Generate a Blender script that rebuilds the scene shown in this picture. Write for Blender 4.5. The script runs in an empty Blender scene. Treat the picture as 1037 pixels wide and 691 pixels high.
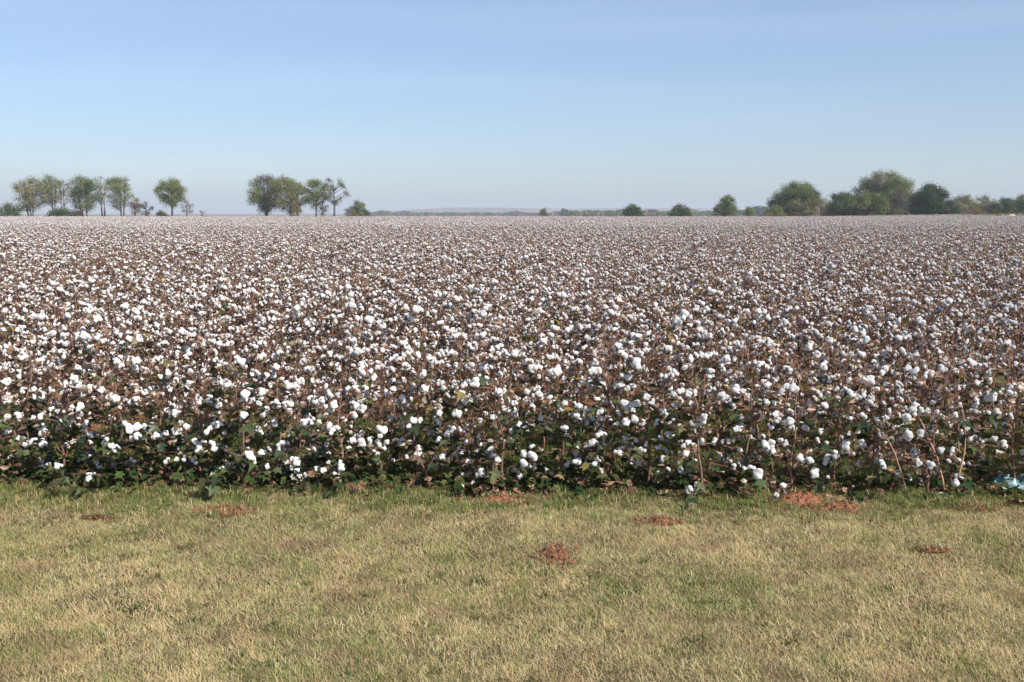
import bpy, math, random
import numpy as np
from mathutils import Vector, Matrix, Euler, noise

random.seed(7)
S = bpy.context.scene
COL = S.collection
PI = math.pi

# ------------------------------------------------------------------ camera
F = 1008.0                # focal length in pixels of the 1037 px wide photograph
HZ = 216.0                # its horizon row
CAM_Z = 1.65
cd = bpy.data.cameras.new('camera'); cam = bpy.data.objects.new('camera', cd); COL.objects.link(cam)
cd.sensor_width = 36.0; cd.lens = 36.0 * F / 1037.0
cd.clip_start = 0.05; cd.clip_end = 30000
cam.location = (0, 0, CAM_Z)
cam.rotation_euler = (PI / 2 - math.atan((345.5 - HZ) / F), 0, 0)
S.camera = cam

# ------------------------------------------------------------------ light
SUN_EL, SUN_AZ = math.radians(41), math.radians(132)     # azimuth from +Y towards +X
wd = bpy.data.worlds.new('World'); S.world = wd; wd.use_nodes = True
nt = wd.node_tree; nt.nodes.clear()
out = nt.nodes.new('ShaderNodeOutputWorld'); bg = nt.nodes.new('ShaderNodeBackground')
sky = nt.nodes.new('ShaderNodeTexSky'); sky.sky_type = 'NISHITA'; sky.sun_disc = False
sky.sun_elevation = SUN_EL; sky.sun_rotation = SUN_AZ
sky.air_density = 1.0; sky.dust_density = 1.0; sky.ozone_density = 6.0; sky.altitude = 300
bg.inputs['Strength'].default_value = 0.098
# thin high cirrus, part of the sky itself (by direction)
tc = nt.nodes.new('ShaderNodeTexCoord'); mp = nt.nodes.new('ShaderNodeMapping')
mp.inputs['Scale'].default_value = (1.2, 1.2, 14); mp.inputs['Rotation'].default_value = (0, math.radians(3), 0)
nz = nt.nodes.new('ShaderNodeTexNoise'); nz.inputs['Scale'].default_value = 1.6; nz.inputs['Detail'].default_value = 4; nz.inputs['Roughness'].default_value = .45
rp = nt.nodes.new('ShaderNodeMapRange'); rp.inputs['From Min'].default_value = .48; rp.inputs['From Max'].default_value = .75
rp.inputs['To Max'].default_value = .09
mx = nt.nodes.new('ShaderNodeMix'); mx.data_type = 'RGBA'
mx.inputs['B'].default_value = (8.2, 8.6, 9.2, 1)
L = nt.links.new
L(tc.outputs['Generated'], mp.inputs['Vector']); L(mp.outputs[0], nz.inputs['Vector']); L(nz.outputs['Fac'], rp.inputs['Value'])
L(rp.outputs[0], mx.inputs['Factor']); L(sky.outputs[0], mx.inputs['A']); veil = nt.nodes.new('ShaderNodeMix'); veil.data_type = 'RGBA'; veil.inputs['Factor'].default_value = .25; veil.inputs['B'].default_value = (4.1, 4.45, 5.4, 1)
L(mx.outputs['Result'], veil.inputs['A']); L(veil.outputs['Result'], bg.inputs['Color']); L(bg.outputs[0], out.inputs['Surface'])

sd = bpy.data.lights.new('sun', 'SUN'); sun = bpy.data.objects.new('sun', sd); COL.objects.link(sun)
sd.energy = 4.0; sd.angle = math.radians(0.5); sd.color = (1.0, 0.95, 0.88)
tosun = Vector((math.cos(SUN_EL) * math.sin(SUN_AZ), math.cos(SUN_EL) * math.cos(SUN_AZ), math.sin(SUN_EL)))
sun.rotation_euler = tosun.to_track_quat('Z', 'Y').to_euler()
S.view_settings.view_transform = 'Standard'; S.view_settings.look = 'None'
S.view_settings.exposure = 0.6; S.view_settings.gamma = 1.0
S.cycles.max_bounces = 6; S.cycles.transparent_max_bounces = 8; S.cycles.volume_bounces = 0

# ------------------------------------------------------------------ helpers
def tag(o, label=None, cat=None, group=None, kind=None):
    if label: o['label'] = label
    if cat: o['category'] = cat
    if group: o['group'] = group
    if kind: o['kind'] = kind
    return o

def PX(px, Y): return (px - 518.5) / F * Y
def PZ(py, Y): return CAM_Z - (py - HZ) / F * Y
def ground_at(px, py):
    Y = CAM_Z * F / (py - HZ); return PX(px, Y), Y

class MB:
    def __init__(s): s.v = []; s.f = []; s.c = []; s.m = []
    def add(s, verts, faces, col=(1, 1, 1), mat=0):
        b = len(s.v); s.v.extend(verts)
        if len(verts) and isinstance(col, list): s.c.extend(col)
        else: s.c.extend([col] * len(verts))
        s.f.extend([tuple(i + b for i in f) for f in faces]); s.m.extend([mat] * len(faces))
    def merge(s, o, M=None, mat=None):
        if M is None: vs = o.v
        else:
            a = np.array(o.v); R = np.array(M.to_3x3()); t = np.array(M.translation)
            vs = [tuple(x) for x in (a @ R.T + t).tolist()]
        b = len(s.v); s.v.extend(vs); s.c.extend(o.c)
        s.f.extend([tuple(i + b for i in f) for f in o.f]); s.m.extend(o.m if mat is None else [mat] * len(o.f))
    def mesh(s, name, mats, smooth=True):
        me = bpy.data.meshes.new(name); me.from_pydata(s.v, [], s.f)
        for m in (mats if isinstance(mats, (list, tuple)) else [mats]): me.materials.append(m)
        me.polygons.foreach_set('material_index', s.m)
        me.polygons.foreach_set('use_smooth', [smooth] * len(s.f))
        ca = me.color_attributes.new('col', 'FLOAT_COLOR', 'POINT')
        arr = np.ones((len(s.v), 4), dtype=np.float32); arr[:, :3] = np.array(s.c, dtype=np.float32).reshape(-1, 3)
        ca.data.foreach_set('color', arr.ravel()); me.update()
        return me
    def build(s, name, mats, parent=None, smooth=True):
        o = bpy.data.objects.new(name, s.mesh(name, mats, smooth)); COL.objects.link(o)
        if parent: o.parent = parent
        return o

def empty(name, loc, rz=0.0):
    e = bpy.data.objects.new(name, None); e.empty_display_size = .1
    e.location = loc; e.rotation_euler = (0, 0, rz); COL.objects.link(e); return e

def tube(mb, pts, radii, n=5, col=(1, 1, 1), mat=0):
    pts = [Vector(p) for p in pts]; vs = []; fs = []
    for i, p in enumerate(pts):
        d = (pts[min(i + 1, len(pts) - 1)] - pts[max(i - 1, 0)]).normalized()
        a = d.cross(Vector((0, 0, 1)) if abs(d.z) < .9 else Vector((1, 0, 0))).normalized(); b = d.cross(a)
        for k in range(n):
            t = 2 * PI * k / n; q = p + (a * math.cos(t) + b * math.sin(t)) * radii[i]; vs.append(tuple(q))
    for i in range(len(pts) - 1):
        for k in range(n):
            fs.append((i * n + k, i * n + (k + 1) % n, (i + 1) * n + (k + 1) % n, (i + 1) * n + k))
    fs.append(tuple(range(n))[::-1]); fs.append(tuple(range((len(pts) - 1) * n, len(pts) * n)))
    mb.add(vs, fs, col, mat)

def ico(sub):
    import bmesh
    bm = bmesh.new(); bmesh.ops.create_icosphere(bm, subdivisions=sub, radius=1)
    v = [tuple(x.co) for x in bm.verts]; f = [tuple(y.index for y in x.verts) for x in bm.faces]; bm.free(); return v, f
ICO = {k: ico(k) for k in (1, 2, 3)}

def jit(c, r, a=.15):
    k = 1 + r.uniform(-a, a); return tuple(max(0, x * k * (1 + r.uniform(-a * .3, a * .3))) for x in c)
def lerp(a, b, t): return tuple(x + (y - x) * t for x, y in zip(a, b))

# ------------------------------------------------------------------ materials
def new_mat(name):
    m = bpy.data.materials.new(name); m.use_nodes = True; n = m.node_tree; n.nodes.clear(); return m, n
def N(n, t, **kw):
    x = n.nodes.new(t)
    for k, v in kw.items():
        if k in x.inputs: x.inputs[k].default_value = v
        else: setattr(x, k, v)
    return x
def mixrgb(n, a, b, fac, blend='MIX'):
    m = n.nodes.new('ShaderNodeMix'); m.data_type = 'RGBA'; m.blend_type = blend
    for sock, v in (('Factor', fac), ('A', a), ('B', b)):
        if hasattr(v, 'is_output'): n.links.new(v, m.inputs[sock])
        elif isinstance(v, tuple): m.inputs[sock].default_value = (*v, 1)[:4]
        else: m.inputs[sock].default_value = v
    return m.outputs['Result']
def noise_fac(n, scale, lo, hi, detail=3, rough=.55, vec=None, tmax=1.0):
    z = N(n, 'ShaderNodeTexNoise', Scale=scale, Detail=detail, Roughness=rough)
    if vec is None: vec = n.nodes.new('ShaderNodeNewGeometry').outputs['Position']
    n.links.new(vec, z.inputs['Vector'])
    r = N(n, 'ShaderNodeMapRange'); r.inputs['From Min'].default_value = lo; r.inputs['From Max'].default_value = hi
    r.inputs['To Max'].default_value = tmax
    n.links.new(z.outputs['Fac'], r.inputs['Value']); return r.outputs[0]

def leaf_mat(name, trans=.3, tint=None, gloss=.0, dry=None, scale=1.2):
    """colour from the mesh's own leaf colours, thin translucent sheet; dry: blends towards a dry colour by place"""
    m, n = new_mat(name); o = N(n, 'ShaderNodeOutputMaterial')
    at = N(n, 'ShaderNodeAttribute'); at.attribute_name = 'col'; c = at.outputs['Color']
    if dry:
        f1 = noise_fac(n, scale, .41, .58, 5, .7, tmax=dry[1]); q = N(n, 'ShaderNodeSeparateXYZ'); n.links.new(N(n, 'ShaderNodeNewGeometry').outputs['Position'], q.inputs[0])
        mr = N(n, 'ShaderNodeMapRange'); mr.inputs['From Min'].default_value = 5.0; mr.inputs['From Max'].default_value = 5.75; mr.inputs['To Min'].default_value = 1.; mr.inputs['To Max'].default_value = .25
        n.links.new(q.outputs[1], mr.inputs['Value']); mm = N(n, 'ShaderNodeMath', operation='MULTIPLY'); n.links.new(mr.outputs[0], mm.inputs[0]); n.links.new(f1, mm.inputs[1])
        c = mixrgb(n, c, dry[0], mm.outputs[0])
        f2 = noise_fac(n, scale * 9, .5, .72, 3, .6, tmax=.5)
        c = mixrgb(n, c, (.12, .085, .045), f2) if len(dry) > 2 else c
        f3 = noise_fac(n, scale * 2.6, .5, .64, 4, .65, tmax=.6); c = mixrgb(n, c, (.38, .26, .15), f3)
    d = N(n, 'ShaderNodeBsdfDiffuse'); t = N(n, 'ShaderNodeBsdfTranslucent')
    n.links.new(c, d.inputs['Color']); n.links.new(c, t.inputs['Color'])
    mxs = N(n, 'ShaderNodeMixShader', Fac=trans); n.links.new(d.outputs[0], mxs.inputs[1]); n.links.new(t.outputs[0], mxs.inputs[2])
    last = mxs.outputs[0]
    if gloss:
        g = N(n, 'ShaderNodeBsdfGlossy', Roughness=.42); g.inputs['Color'].default_value = (1, 1, 1, 1)
        m2 = N(n, 'ShaderNodeMixShader', Fac=gloss); n.links.new(last, m2.inputs[1]); n.links.new(g.outputs[0], m2.inputs[2]); last = m2.outputs[0]
    n.links.new(last, o.inputs['Surface']); return m

def bark_mat(name, c1, c2, scale):
    m, n = new_mat(name); o = N(n, 'ShaderNodeOutputMaterial'); p = N(n, 'ShaderNodeBsdfPrincipled', Roughness=.85)
    at = N(n, 'ShaderNodeAttribute'); at.attribute_name = 'col'
    c = mixrgb(n, c1, c2, noise_fac(n, scale, .35, .65)); c = mixrgb(n, c, at.outputs['Color'], 1.0, 'MULTIPLY')
    n.links.new(c, p.inputs['Base Color']); n.links.new(p.outputs[0], o.inputs['Surface']); return m

def fluff_mat():
    m, n = new_mat('cotton_fluff'); o = N(n, 'ShaderNodeOutputMaterial')
    tc = N(n, 'ShaderNodeTexCoord')
    c = mixrgb(n, (.78, .765, .74), (.64, .59, .52), noise_fac(n, 26, .55, .75, 3, .6, tc.outputs['Object']))
    zb = N(n, 'ShaderNodeTexNoise', Scale=170., Detail=4., Roughness=.7); n.links.new(tc.outputs['Object'], zb.inputs['Vector'])
    bp = N(n, 'ShaderNodeBump', Strength=.55, Distance=.004); n.links.new(zb.outputs['Fac'], bp.inputs['Height'])
    d = N(n, 'ShaderNodeBsdfDiffuse', Roughness=1.0); t = N(n, 'ShaderNodeBsdfTranslucent')
    for q in (d, t): n.links.new(c, q.inputs['Color']); n.links.new(bp.outputs[0], q.inputs['Normal'])
    mxs = N(n, 'ShaderNodeMixShader', Fac=.16); n.links.new(d.outputs[0], mxs.inputs[1]); n.links.new(t.outputs[0], mxs.inputs[2])
    n.links.new(mxs.outputs[0], o.inputs['Surface']); return m

M_FLUFF = fluff_mat()
M_BUR = leaf_mat('dry_bur', .1)
M_STEM = bark_mat('cotton_stem', (.27, .16, .11), (.16, .09, .065), 30)
M_LEAF = leaf_mat('cotton_leaf', .28, gloss=.05)
M_GRASS = leaf_mat('lawn_grass_blades', .25, dry=((.74, .57, .31), .62, 1), scale=.9)
M_TUFT = leaf_mat('green_grass_blades', .3)
M_TREE = leaf_mat('tree_leaves', .25)
M_BARK = bark_mat('tree_bark', (.23, .20, .18), (.13, .11, .10), 1.5)

# ------------------------------------------------------------------ ground
def edge(x): return 5.70 - 0.04 * x          # where the lawn ends and the field begins
FIELD_END = 228.0
def far_edge(x):
    e = FIELD_END
    if x > 92: e -= min(50, (x - 92) * 3.2)
    return e
def gz(x, y):
    z = 0.0
    if y < 40 and abs(x) < 30:
        z += .016 * noise.noise((x * 1.1, y * 1.1, 0)) + .008 * noise.noise((x * 4, y * 4, 3))
    if y > 228: z -= min(2.5, (y - 228) * .004)
    if x > 60 and y > 150:           # low rise of dry grass at the far right corner
        z += 1.25 * math.exp(-((x - 122) / 30) ** 2 - ((y - 226) / 26) ** 2)
    return z
def axis(dense_lo, dense_hi, step, lo, hi, g=1.18):
    a = list(np.arange(dense_lo, dense_hi + 1e-6, step)); s = step; q = dense_lo; left = []
    while q > lo: s *= g; s = min(s, 400); q -= s; left.append(q)
    s = step; q = a[-1]; right = []
    while q < hi: s *= g; s = min(s, 400); q += s; right.append(q)
    return left[::-1] + a + right
xs = axis(-6, 6, .07, -5200, 5200, 1.09); ys = axis(1.8, 9, .07, -600, 7000, 1.06)
g = MB(); nx = len(xs)
g.v = [(x, y, gz(x, y)) for y in ys for x in xs]; g.c = [(1, 1, 1)] * len(g.v)
g.f = [(j * nx + i, j * nx + i + 1, (j + 1) * nx + i + 1, (j + 1) * nx + i) for j in range(len(ys) - 1) for i in range(nx - 1)]
g.m = [0] * len(g.f)
def ground_mat():
    m, n = new_mat('ground'); o = N(n, 'ShaderNodeOutputMaterial'); p = N(n, 'ShaderNodeBsdfPrincipled', Roughness=.95)
    p.inputs['Specular IOR Level'].default_value = .1
    pos = N(n, 'ShaderNodeNewGeometry').outputs['Position']
    sx = N(n, 'ShaderNodeSeparateXYZ'); n.links.new(pos, sx.inputs[0])
    # lawn: thatch, soil
    lawn = mixrgb(n, (.15, .10, .06), (.07, .06, .03), noise_fac(n, .9, .38, .62, 4))
    lawn = mixrgb(n, lawn, (.10, .07, .04), noise_fac(n, 14, .42, .7, 4, tmax=.75))
    # field floor: red soil under litter
    soil = mixrgb(n, (.25, .12, .06), (.11, .075, .045), noise_fac(n, 1.6, .4, .6, 4))
    soil = mixrgb(n, soil, (.30, .21, .13), noise_fac(n, 22, .52, .66, 4, tmax=.8))
    beyond = mixrgb(n, (.22, .185, .085), (.10, .11, .05), noise_fac(n, .012, .4, .6, 5))
    beyond = mixrgb(n, beyond, (.27, .20, .10), noise_fac(n, .2, .45, .7, 3, tmax=.6))
    # boundary y + .04 x > 5.87 (+ wobble)
    ma = N(n, 'ShaderNodeMath', operation='MULTIPLY_ADD'); n.links.new(sx.outputs[0], ma.inputs[0]); ma.inputs[1].default_value = .04; n.links.new(sx.outputs[1], ma.inputs[2])
    wob = N(n, 'ShaderNodeTexNoise', Scale=5., Detail=3.); n.links.new(pos, wob.inputs['Vector'])
    mb_ = N(n, 'ShaderNodeMath', operation='MULTIPLY_ADD'); n.links.new(wob.outputs['Fac'], mb_.inputs[0]); mb_.inputs[1].default_value = .35; n.links.new(ma.outputs[0], mb_.inputs[2])
    r = N(n, 'ShaderNodeMapRange'); r.inputs['From Min'].default_value = 5.81; r.inputs['From Max'].default_value = 5.95; n.links.new(mb_.outputs[0], r.inputs['Value'])
    c = mixrgb(n, lawn, soil, r.outputs[0])
    r2 = N(n, 'ShaderNodeMapRange'); r2.inputs['From Min'].default_value = 224; r2.inputs['From Max'].default_value = 230; n.links.new(sx.outputs[1], r2.inputs['Value'])
    c = mixrgb(n, c, beyond, r2.outputs[0])
    n.links.new(c, p.inputs['Base Color'])
    zb = N(n, 'ShaderNodeTexNoise', Scale=18., Detail=5., Roughness=.7); n.links.new(pos, zb.inputs['Vector'])
    bp = N(n, 'ShaderNodeBump', Strength=.6, Distance=.03); n.links.new(zb.outputs['Fac'], bp.inputs['Height']); n.links.new(bp.outputs[0], p.inputs['Normal'])
    n.links.new(p.outputs[0], o.inputs['Surface']); return m
gr = g.build('ground', ground_mat()); tag(gr, kind='structure')

# distant low hills on the horizon
def hill_mat():
    m, n = new_mat('far_hills'); o = N(n, 'ShaderNodeOutputMaterial'); p = N(n, 'ShaderNodeBsdfPrincipled', Roughness=1.)
    c = mixrgb(n, (.10, .10, .06), (.20, .15, .10), noise_fac(n, .004, .4, .6, 5)); n.links.new(c, p.inputs['Base Color']); n.links.new(p.outputs[0], o.inputs['Surface']); return m
h = MB(); nxh = 160; rows_h = [(3300, 0), (3550, .75), (3900, 1.0), (4500, .5)]
for (Y, k) in rows_h:
    for i in range(nxh + 1):
        x = -3600 + 7200 * i / nxh
        H = -4 + 28 * max(0, min(1, (x / Y + .20) / .14)) * (1 if x / Y < .1 else max(.55, 1 - (x / Y - .1) * 2)) + 5 * noise.noise((x * .0022, Y * .001, 1)) + 1.6 * noise.noise((x * .012, 4, 1))
        h.v.append((x, Y, -6 + k * (H + 4)))
h.c = [(1, 1, 1)] * len(h.v)
h.f = [(j * (nxh + 1) + i, j * (nxh + 1) + i + 1, (j + 1) * (nxh + 1) + i + 1, (j + 1) * (nxh + 1) + i) for j in range(3) for i in range(nxh)]; h.m = [0] * len(h.f)
tag(h.build('hills', hill_mat()), kind='structure')

# haze: one even body of air round everything
hz = MB(); X, Y0, Y1, Z0, Z1 = 5600, -900, 7500, -8, 60
hz.add([(-X, Y0, Z0), (X, Y0, Z0), (X, Y1, Z0), (-X, Y1, Z0), (-X, Y0, Z1), (X, Y0, Z1), (X, Y1, Z1), (-X, Y1, Z1)],
       [(0, 3, 2, 1), (4, 5, 6, 7), (0, 1, 5, 4), (1, 2, 6, 5), (2, 3, 7, 6), (3, 0, 4, 7)])
m, n = new_mat('haze'); o_ = N(n, 'ShaderNodeOutputMaterial'); pv = N(n, 'ShaderNodeVolumePrincipled')
pv.inputs['Color'].default_value = (.86, .92, 1, 1); pv.inputs['Density'].default_value = .00030; pv.inputs['Anisotropy'].default_value = .0
n.links.new(pv.outputs[0], o_.inputs['Volume'])
tag(hz.build('haze', m, smooth=False), kind='stuff')

# ------------------------------------------------------------------ cotton bolls
def fluff(seed, sub, long=1.0):
    r = random.Random(seed); nl = r.choice((3, 4, 5, 5)); mb = MB(); C = []
    for k in range(nl):
        a = 2 * PI * (k + r.uniform(-.33, .33)) / nl; q = r.uniform(.42, .66)
        C.append((Vector((math.cos(a) * q, math.sin(a) * q, r.uniform(-.35, .35))), r.uniform(.58, .68)))
    V, Fc = ICO[sub]; vs = []
    for v in V:
        d = Vector(v); t = 0
        for c, rho in C:
            b = d.dot(c); s = b * b - c.length_squared + rho * rho
            if s > 0: t = max(t, b + math.sqrt(s))
        t = max(t, .45) * (1 + .16 * noise.noise(d * 2.3 + Vector((seed, 0, 0))) + (.07 * noise.noise(d * 6 + Vector((0, seed, 0))) if sub > 1 else 0))
        vs.append((d.x * t, d.y * t, d.z * t * .85 * long))
    mb.add(vs, Fc, (1, 1, 1)); return mb
def bur(seed, rad=1.0):
    """dry pointed carpel walls opened under the fluff and the little stalk"""
    r = random.Random(seed + 99); mb = MB(); n_ = r.choice((4, 5))
    for k in range(n_):
        a = 2 * PI * (k + .5 + r.uniform(-.15, .15)) / n_; c = jit((.21, .105, .055), r, .35); ca, sa = math.cos(a), math.sin(a)
        w = .36; up = r.uniform(-.25, .35)
        P = [(0.12, 0, -.78), (.62, w, -.62), (.62, -w, -.62), (1.02, w * .75, -.2), (1.02, -w * .75, -.2), (1.28, 0, up), (.7, 0, -.74), (1.1, 0, -.28)]
        vs = [(x * ca - y * sa, x * sa + y * ca, z) for x, y, z in P]
        mb.add(vs, [(0, 6, 1), (0, 2, 6), (1, 6, 7, 3), (6, 2, 4, 7), (3, 7, 5), (7, 4, 5)], c)
    tube(mb, [(0, 0, -.7), (0.05, 0, -1.2), (0.0, 0, -1.7)], [.1, .08, .07], 4, (.17, .09, .055)); return mb
NB = 8
BOLL_HI = [fluff(k * 3 + 1, 3, 1.0 if k < 5 else 1.3) for k in range(NB)]
BOLL_MD = [fluff(k * 3 + 1, 2, 1.0 if k < 5 else 1.3) for k in range(NB)]
BOLL_LO = [fluff(k * 3 + 1, 1, 1.0 if k < 5 else 1.3) for k in range(NB)]
BURS = [bur(k) for k in range(NB)]
ME_FL = [b.mesh('cotton_boll', M_FLUFF) for b in BOLL_HI]
ME_BUR = [b.mesh('bur', M_BUR) for b in BURS]
ME_FLB = []
for k in range(NB):
    q = MB(); q.merge(BOLL_MD[k]); q.merge(BURS[k], mat=1); ME_FLB.append(q.mesh('cotton_boll', [M_FLUFF, M_BUR]))

# ------------------------------------------------------------------ cotton leaves and plants
GREEN = [(.055, .085, .03), (.08, .11, .035), (.04, .065, .025), (.11, .125, .045), (.085, .085, .035)]
BROWN = [(.27, .155, .10), (.21, .12, .08), (.31, .20, .12), (.16, .095, .065), (.37, .26, .17)]
YELL = [(.26, .20, .05), (.20, .17, .05)]
def leaf(mb, p, s, nrm, heading, col, curl=.2, lobes=True):
    """lobed leaf blade, folded along its midrib"""
    z = Vector(nrm).normalized(); x = Vector(heading); x = (x - z * x.dot(z))
    if x.length < 1e-3: x = z.orthogonal()
    x.normalize(); y = z.cross(x)
    if lobes: P = [(0, 0, 0), (.12, .42, .05), (.42, .30, .10), (.55, .55, .02), (.66, .2, .08), (1.0, 0, -curl), (.66, -.2, .08), (.55, -.55, .02), (.42, -.30, .10), (.12, -.42, .05)]; Fc = [(0, 1, 2), (2, 3, 4), (0, 2, 4, 5), (0, 5, 6, 8), (6, 7, 8), (0, 8, 9)]
    else: P = [(0, 0, 0), (.4, .26, curl), (1, 0, -curl), (.45, -.22, curl * .6)]; Fc = [(0, 1, 2), (0, 2, 3)]
    p = Vector(p)
    mb.add([tuple(p + (x * a + y * b + z * c) * s) for a, b, c in P], Fc, col)

def make_plant(seed, h=.8, nboll=15, green=.5, spread=.30, front=False, leaves=1.0, low=.12):
    r = random.Random(seed); st, fo = MB(), MB(); bl = []
    lx, ly = r.uniform(-.08, .08), r.uniform(-.08, .08)
    def axis_pt(z):
        t = z / h; return Vector((lx * t * t + .012 * math.sin(z * 17 + seed), ly * t * t + .012 * math.cos(z * 14 + seed), z))
    zs = [h * i / 9 for i in range(10)]
    tube(st, [axis_pt(z) - Vector((0, 0, .03 if z == 0 else 0)) for z in zs], [.0075 * (1 - .75 * z / h) + .001 for z in zs], 5, jit((1, 1, 1), r, .25))
    sites = []; z = low; a = r.uniform(0, 6.28)
    while z < h * .97:
        a += 2.4 + r.uniform(-.4, .4); t = z / h
        Lb = spread * (1.15 - .6 * t) * r.uniform(.6, 1.15)
        p0 = axis_pt(z); el = r.uniform(.25, .9); d = Vector((math.cos(a), math.sin(a), 0)); pts = [p0]; p = p0.copy(); ns = 4
        for k in range(ns):
            e = el - .12 * k + r.uniform(-.2, .2) - (.25 if t < .5 else 0) * k * .7
            sd = Vector((-d.y, d.x, 0)) * r.uniform(-.35, .35)
            p = p + (d * math.cos(e) + Vector((0, 0, math.sin(e))) + sd).normalized() * (Lb / ns); p.z = max(p.z, .05); pts.append(p.copy())
        tube(st, pts, [.0036, .003, .0026, .002, .0015], 4, jit((1.1, .95, .9), r, .25))
        for k, w in ((4, 1.0), (2, .7), (3, .6), (1, .4)): sites.append((t, w, pts[k], (pts[k] - pts[k - 1]).normalized()))
        # leaves of this branch
        for k in range(1, 5):
            for _ in range(4):
                if r.random() > .7 * leaves * (1 if t < .5 else .62): continue
                pp = pts[k] + Vector((r.uniform(-.04, .04), r.uniform(-.04, .04), r.uniform(-.05, .02)))
                gfrac = green * max(0, 1.3 - 1.5 * t)
                if r.random() < gfrac: c = jit(r.choice(GREEN), r, .3); s = r.uniform(.045, .095); lob = True
                elif r.random() < .05: c = jit(r.choice(YELL), r, .2); s = r.uniform(.04, .08); lob = True
                else: c = jit(r.choice(BROWN), r, .35); s = r.uniform(.025, .06); lob = r.random() < .4
                nrm = Vector((r.uniform(-.7, .7), r.uniform(-.7, .7), 1)) if lob and s > .06 else Vector((r.uniform(-1, 1), r.uniform(-1, 1), r.uniform(-1, 1)))
                leaf(fo, pp, s, nrm, d + Vector((r.uniform(-1, 1), r.uniform(-1, 1), -.2)), c, r.uniform(.1, .5), lob)
        z += r.uniform(.034, .054)
    # short twigs and dry bracts in the top
    for k in range(int(22 * leaves)):
        zz = r.uniform(.45, 1.05) * h; p = axis_pt(min(zz, h)); a2 = r.uniform(0, 6.28); d = Vector((math.cos(a2), math.sin(a2), r.uniform(.2, 1.6))).normalized()
        ln = r.uniform(.05, .14); tube(st, [p, p + d * ln * .5, p + d * ln + Vector((0, 0, .01))], [.002, .0016, .001], 3, jit((1, .9, .85), r, .3))
        leaf(fo, p + d * ln, r.uniform(.02, .04), (r.uniform(-1, 1), r.uniform(-1, 1), r.uniform(-1, 1)), d, jit(r.choice(BROWN), r, .3), .4, False)
    for k in range(r.randint(3, 6)):      # thin upright dry shoots standing above the bolls
        p = axis_pt(h * r.uniform(.6, .95)) + Vector((r.uniform(-.1, .1), r.uniform(-.1, .1), 0)); d = Vector((r.gauss(0, .22), r.gauss(0, .22), 1)).normalized(); ln = r.uniform(.1, .26)
        tube(st, [p - Vector((0, 0, .06)), p + d * ln * .5, p + d * ln + Vector((r.uniform(-.02, .02), 0, 0))], [.0028, .002, .0012], 3, jit((1.25, 1.05, .95), r, .3))
        for q_ in (.5, .8, 1): leaf(fo, p + d * ln * q_, r.uniform(.015, .03), (r.uniform(-1, 1), r.uniform(-1, 1), r.uniform(-1, 1)), d, jit(r.choice(BROWN), r, .3), .4, False)
    r.shuffle(sites); sites.sort(key=lambda s_: -(s_[1] * r.uniform(.4, 1) * (.2 + min(1.2, s_[0] * 1.7) if not front else 1.0 - .35 * s_[0])))
    used = []
    for t, w, p, d in sites:
        if len(bl) >= nboll: break
        R = (r.choice((.014, .017, .019, .021, .024, .029)) if front else r.choice((.014, .017, .019, .021, .023, .026))) * r.uniform(.85, 1.12)
        if front and p.y < -.2: continue
        if any((p - u).length < R * 1.35 for u in used): continue
        used.append(p)
        up = (Vector((d.x, d.y, .5)) * 1.0 + Vector((r.uniform(-.5, .5), r.uniform(-.5, .5), r.uniform(-.35, .6)))).normalized()
        M = Matrix.Translation(p + up * R * 1.5) @ up.to_track_quat('Z', 'Y').to_matrix().to_4x4() @ Matrix.Rotation(r.uniform(0, 6.28), 4, 'Z') @ Matrix.Diagonal((R, R * r.uniform(.85, 1), R, 1))
        bl.append((r.randrange(NB), M))
    return dict(stem=st, foliage=fo, bolls=bl)

def merged(pl, hi):
    q = MB(); q.merge(pl['stem'], mat=0); q.merge(pl['foliage'], mat=1)
    for k, M in pl['bolls']:
        q.merge((BOLL_MD if hi else BOLL_LO)[k], M, mat=2)
        if hi: q.merge(BURS[k], M, mat=3)
    return q

class Proto:
    def __init__(s, pl):
        s.pl = pl; s.st = pl['stem'].mesh('stem', M_STEM); s.fo = pl['foliage'].mesh('foliage', M_LEAF)
def link(name, data, parent, M=None):
    o = bpy.data.objects.new(name, data); o.parent = parent
    if M is not None: o.matrix_basis = M
    COL.objects.link(o); return o
def first_plant(proto, loc, rz, sc, sub):
    e = empty('cotton_plant', loc, rz); e.scale = (sc, sc, sc)
    link('stem', proto.st, e); link('foliage', proto.fo, e)
    for k, M in proto.pl['bolls']:
        if sub:
            b = link('cotton_boll', ME_FL[k], e, M); link('bur', ME_BUR[k], b)
        else: link('cotton_boll', ME_FLB[k], e, M)
    return e
def copy_plant(src, loc, rz, sc):
    e = src.copy(); COL.objects.link(e); e.location = loc; e.rotation_euler = (0, 0, rz); e.scale = (sc, sc, sc)
    for ch in KIDS[src.name]:
        c = ch[0].copy(); COL.objects.link(c); c.parent = e
        for gch in ch[1]:
            d = gch.copy(); COL.objects.link(d); d.parent = c
    return e
KIDS = {}
def remember(src):
    KIDS[src.name] = [(c, list(c.children)) for c in list(src.children)]

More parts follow.
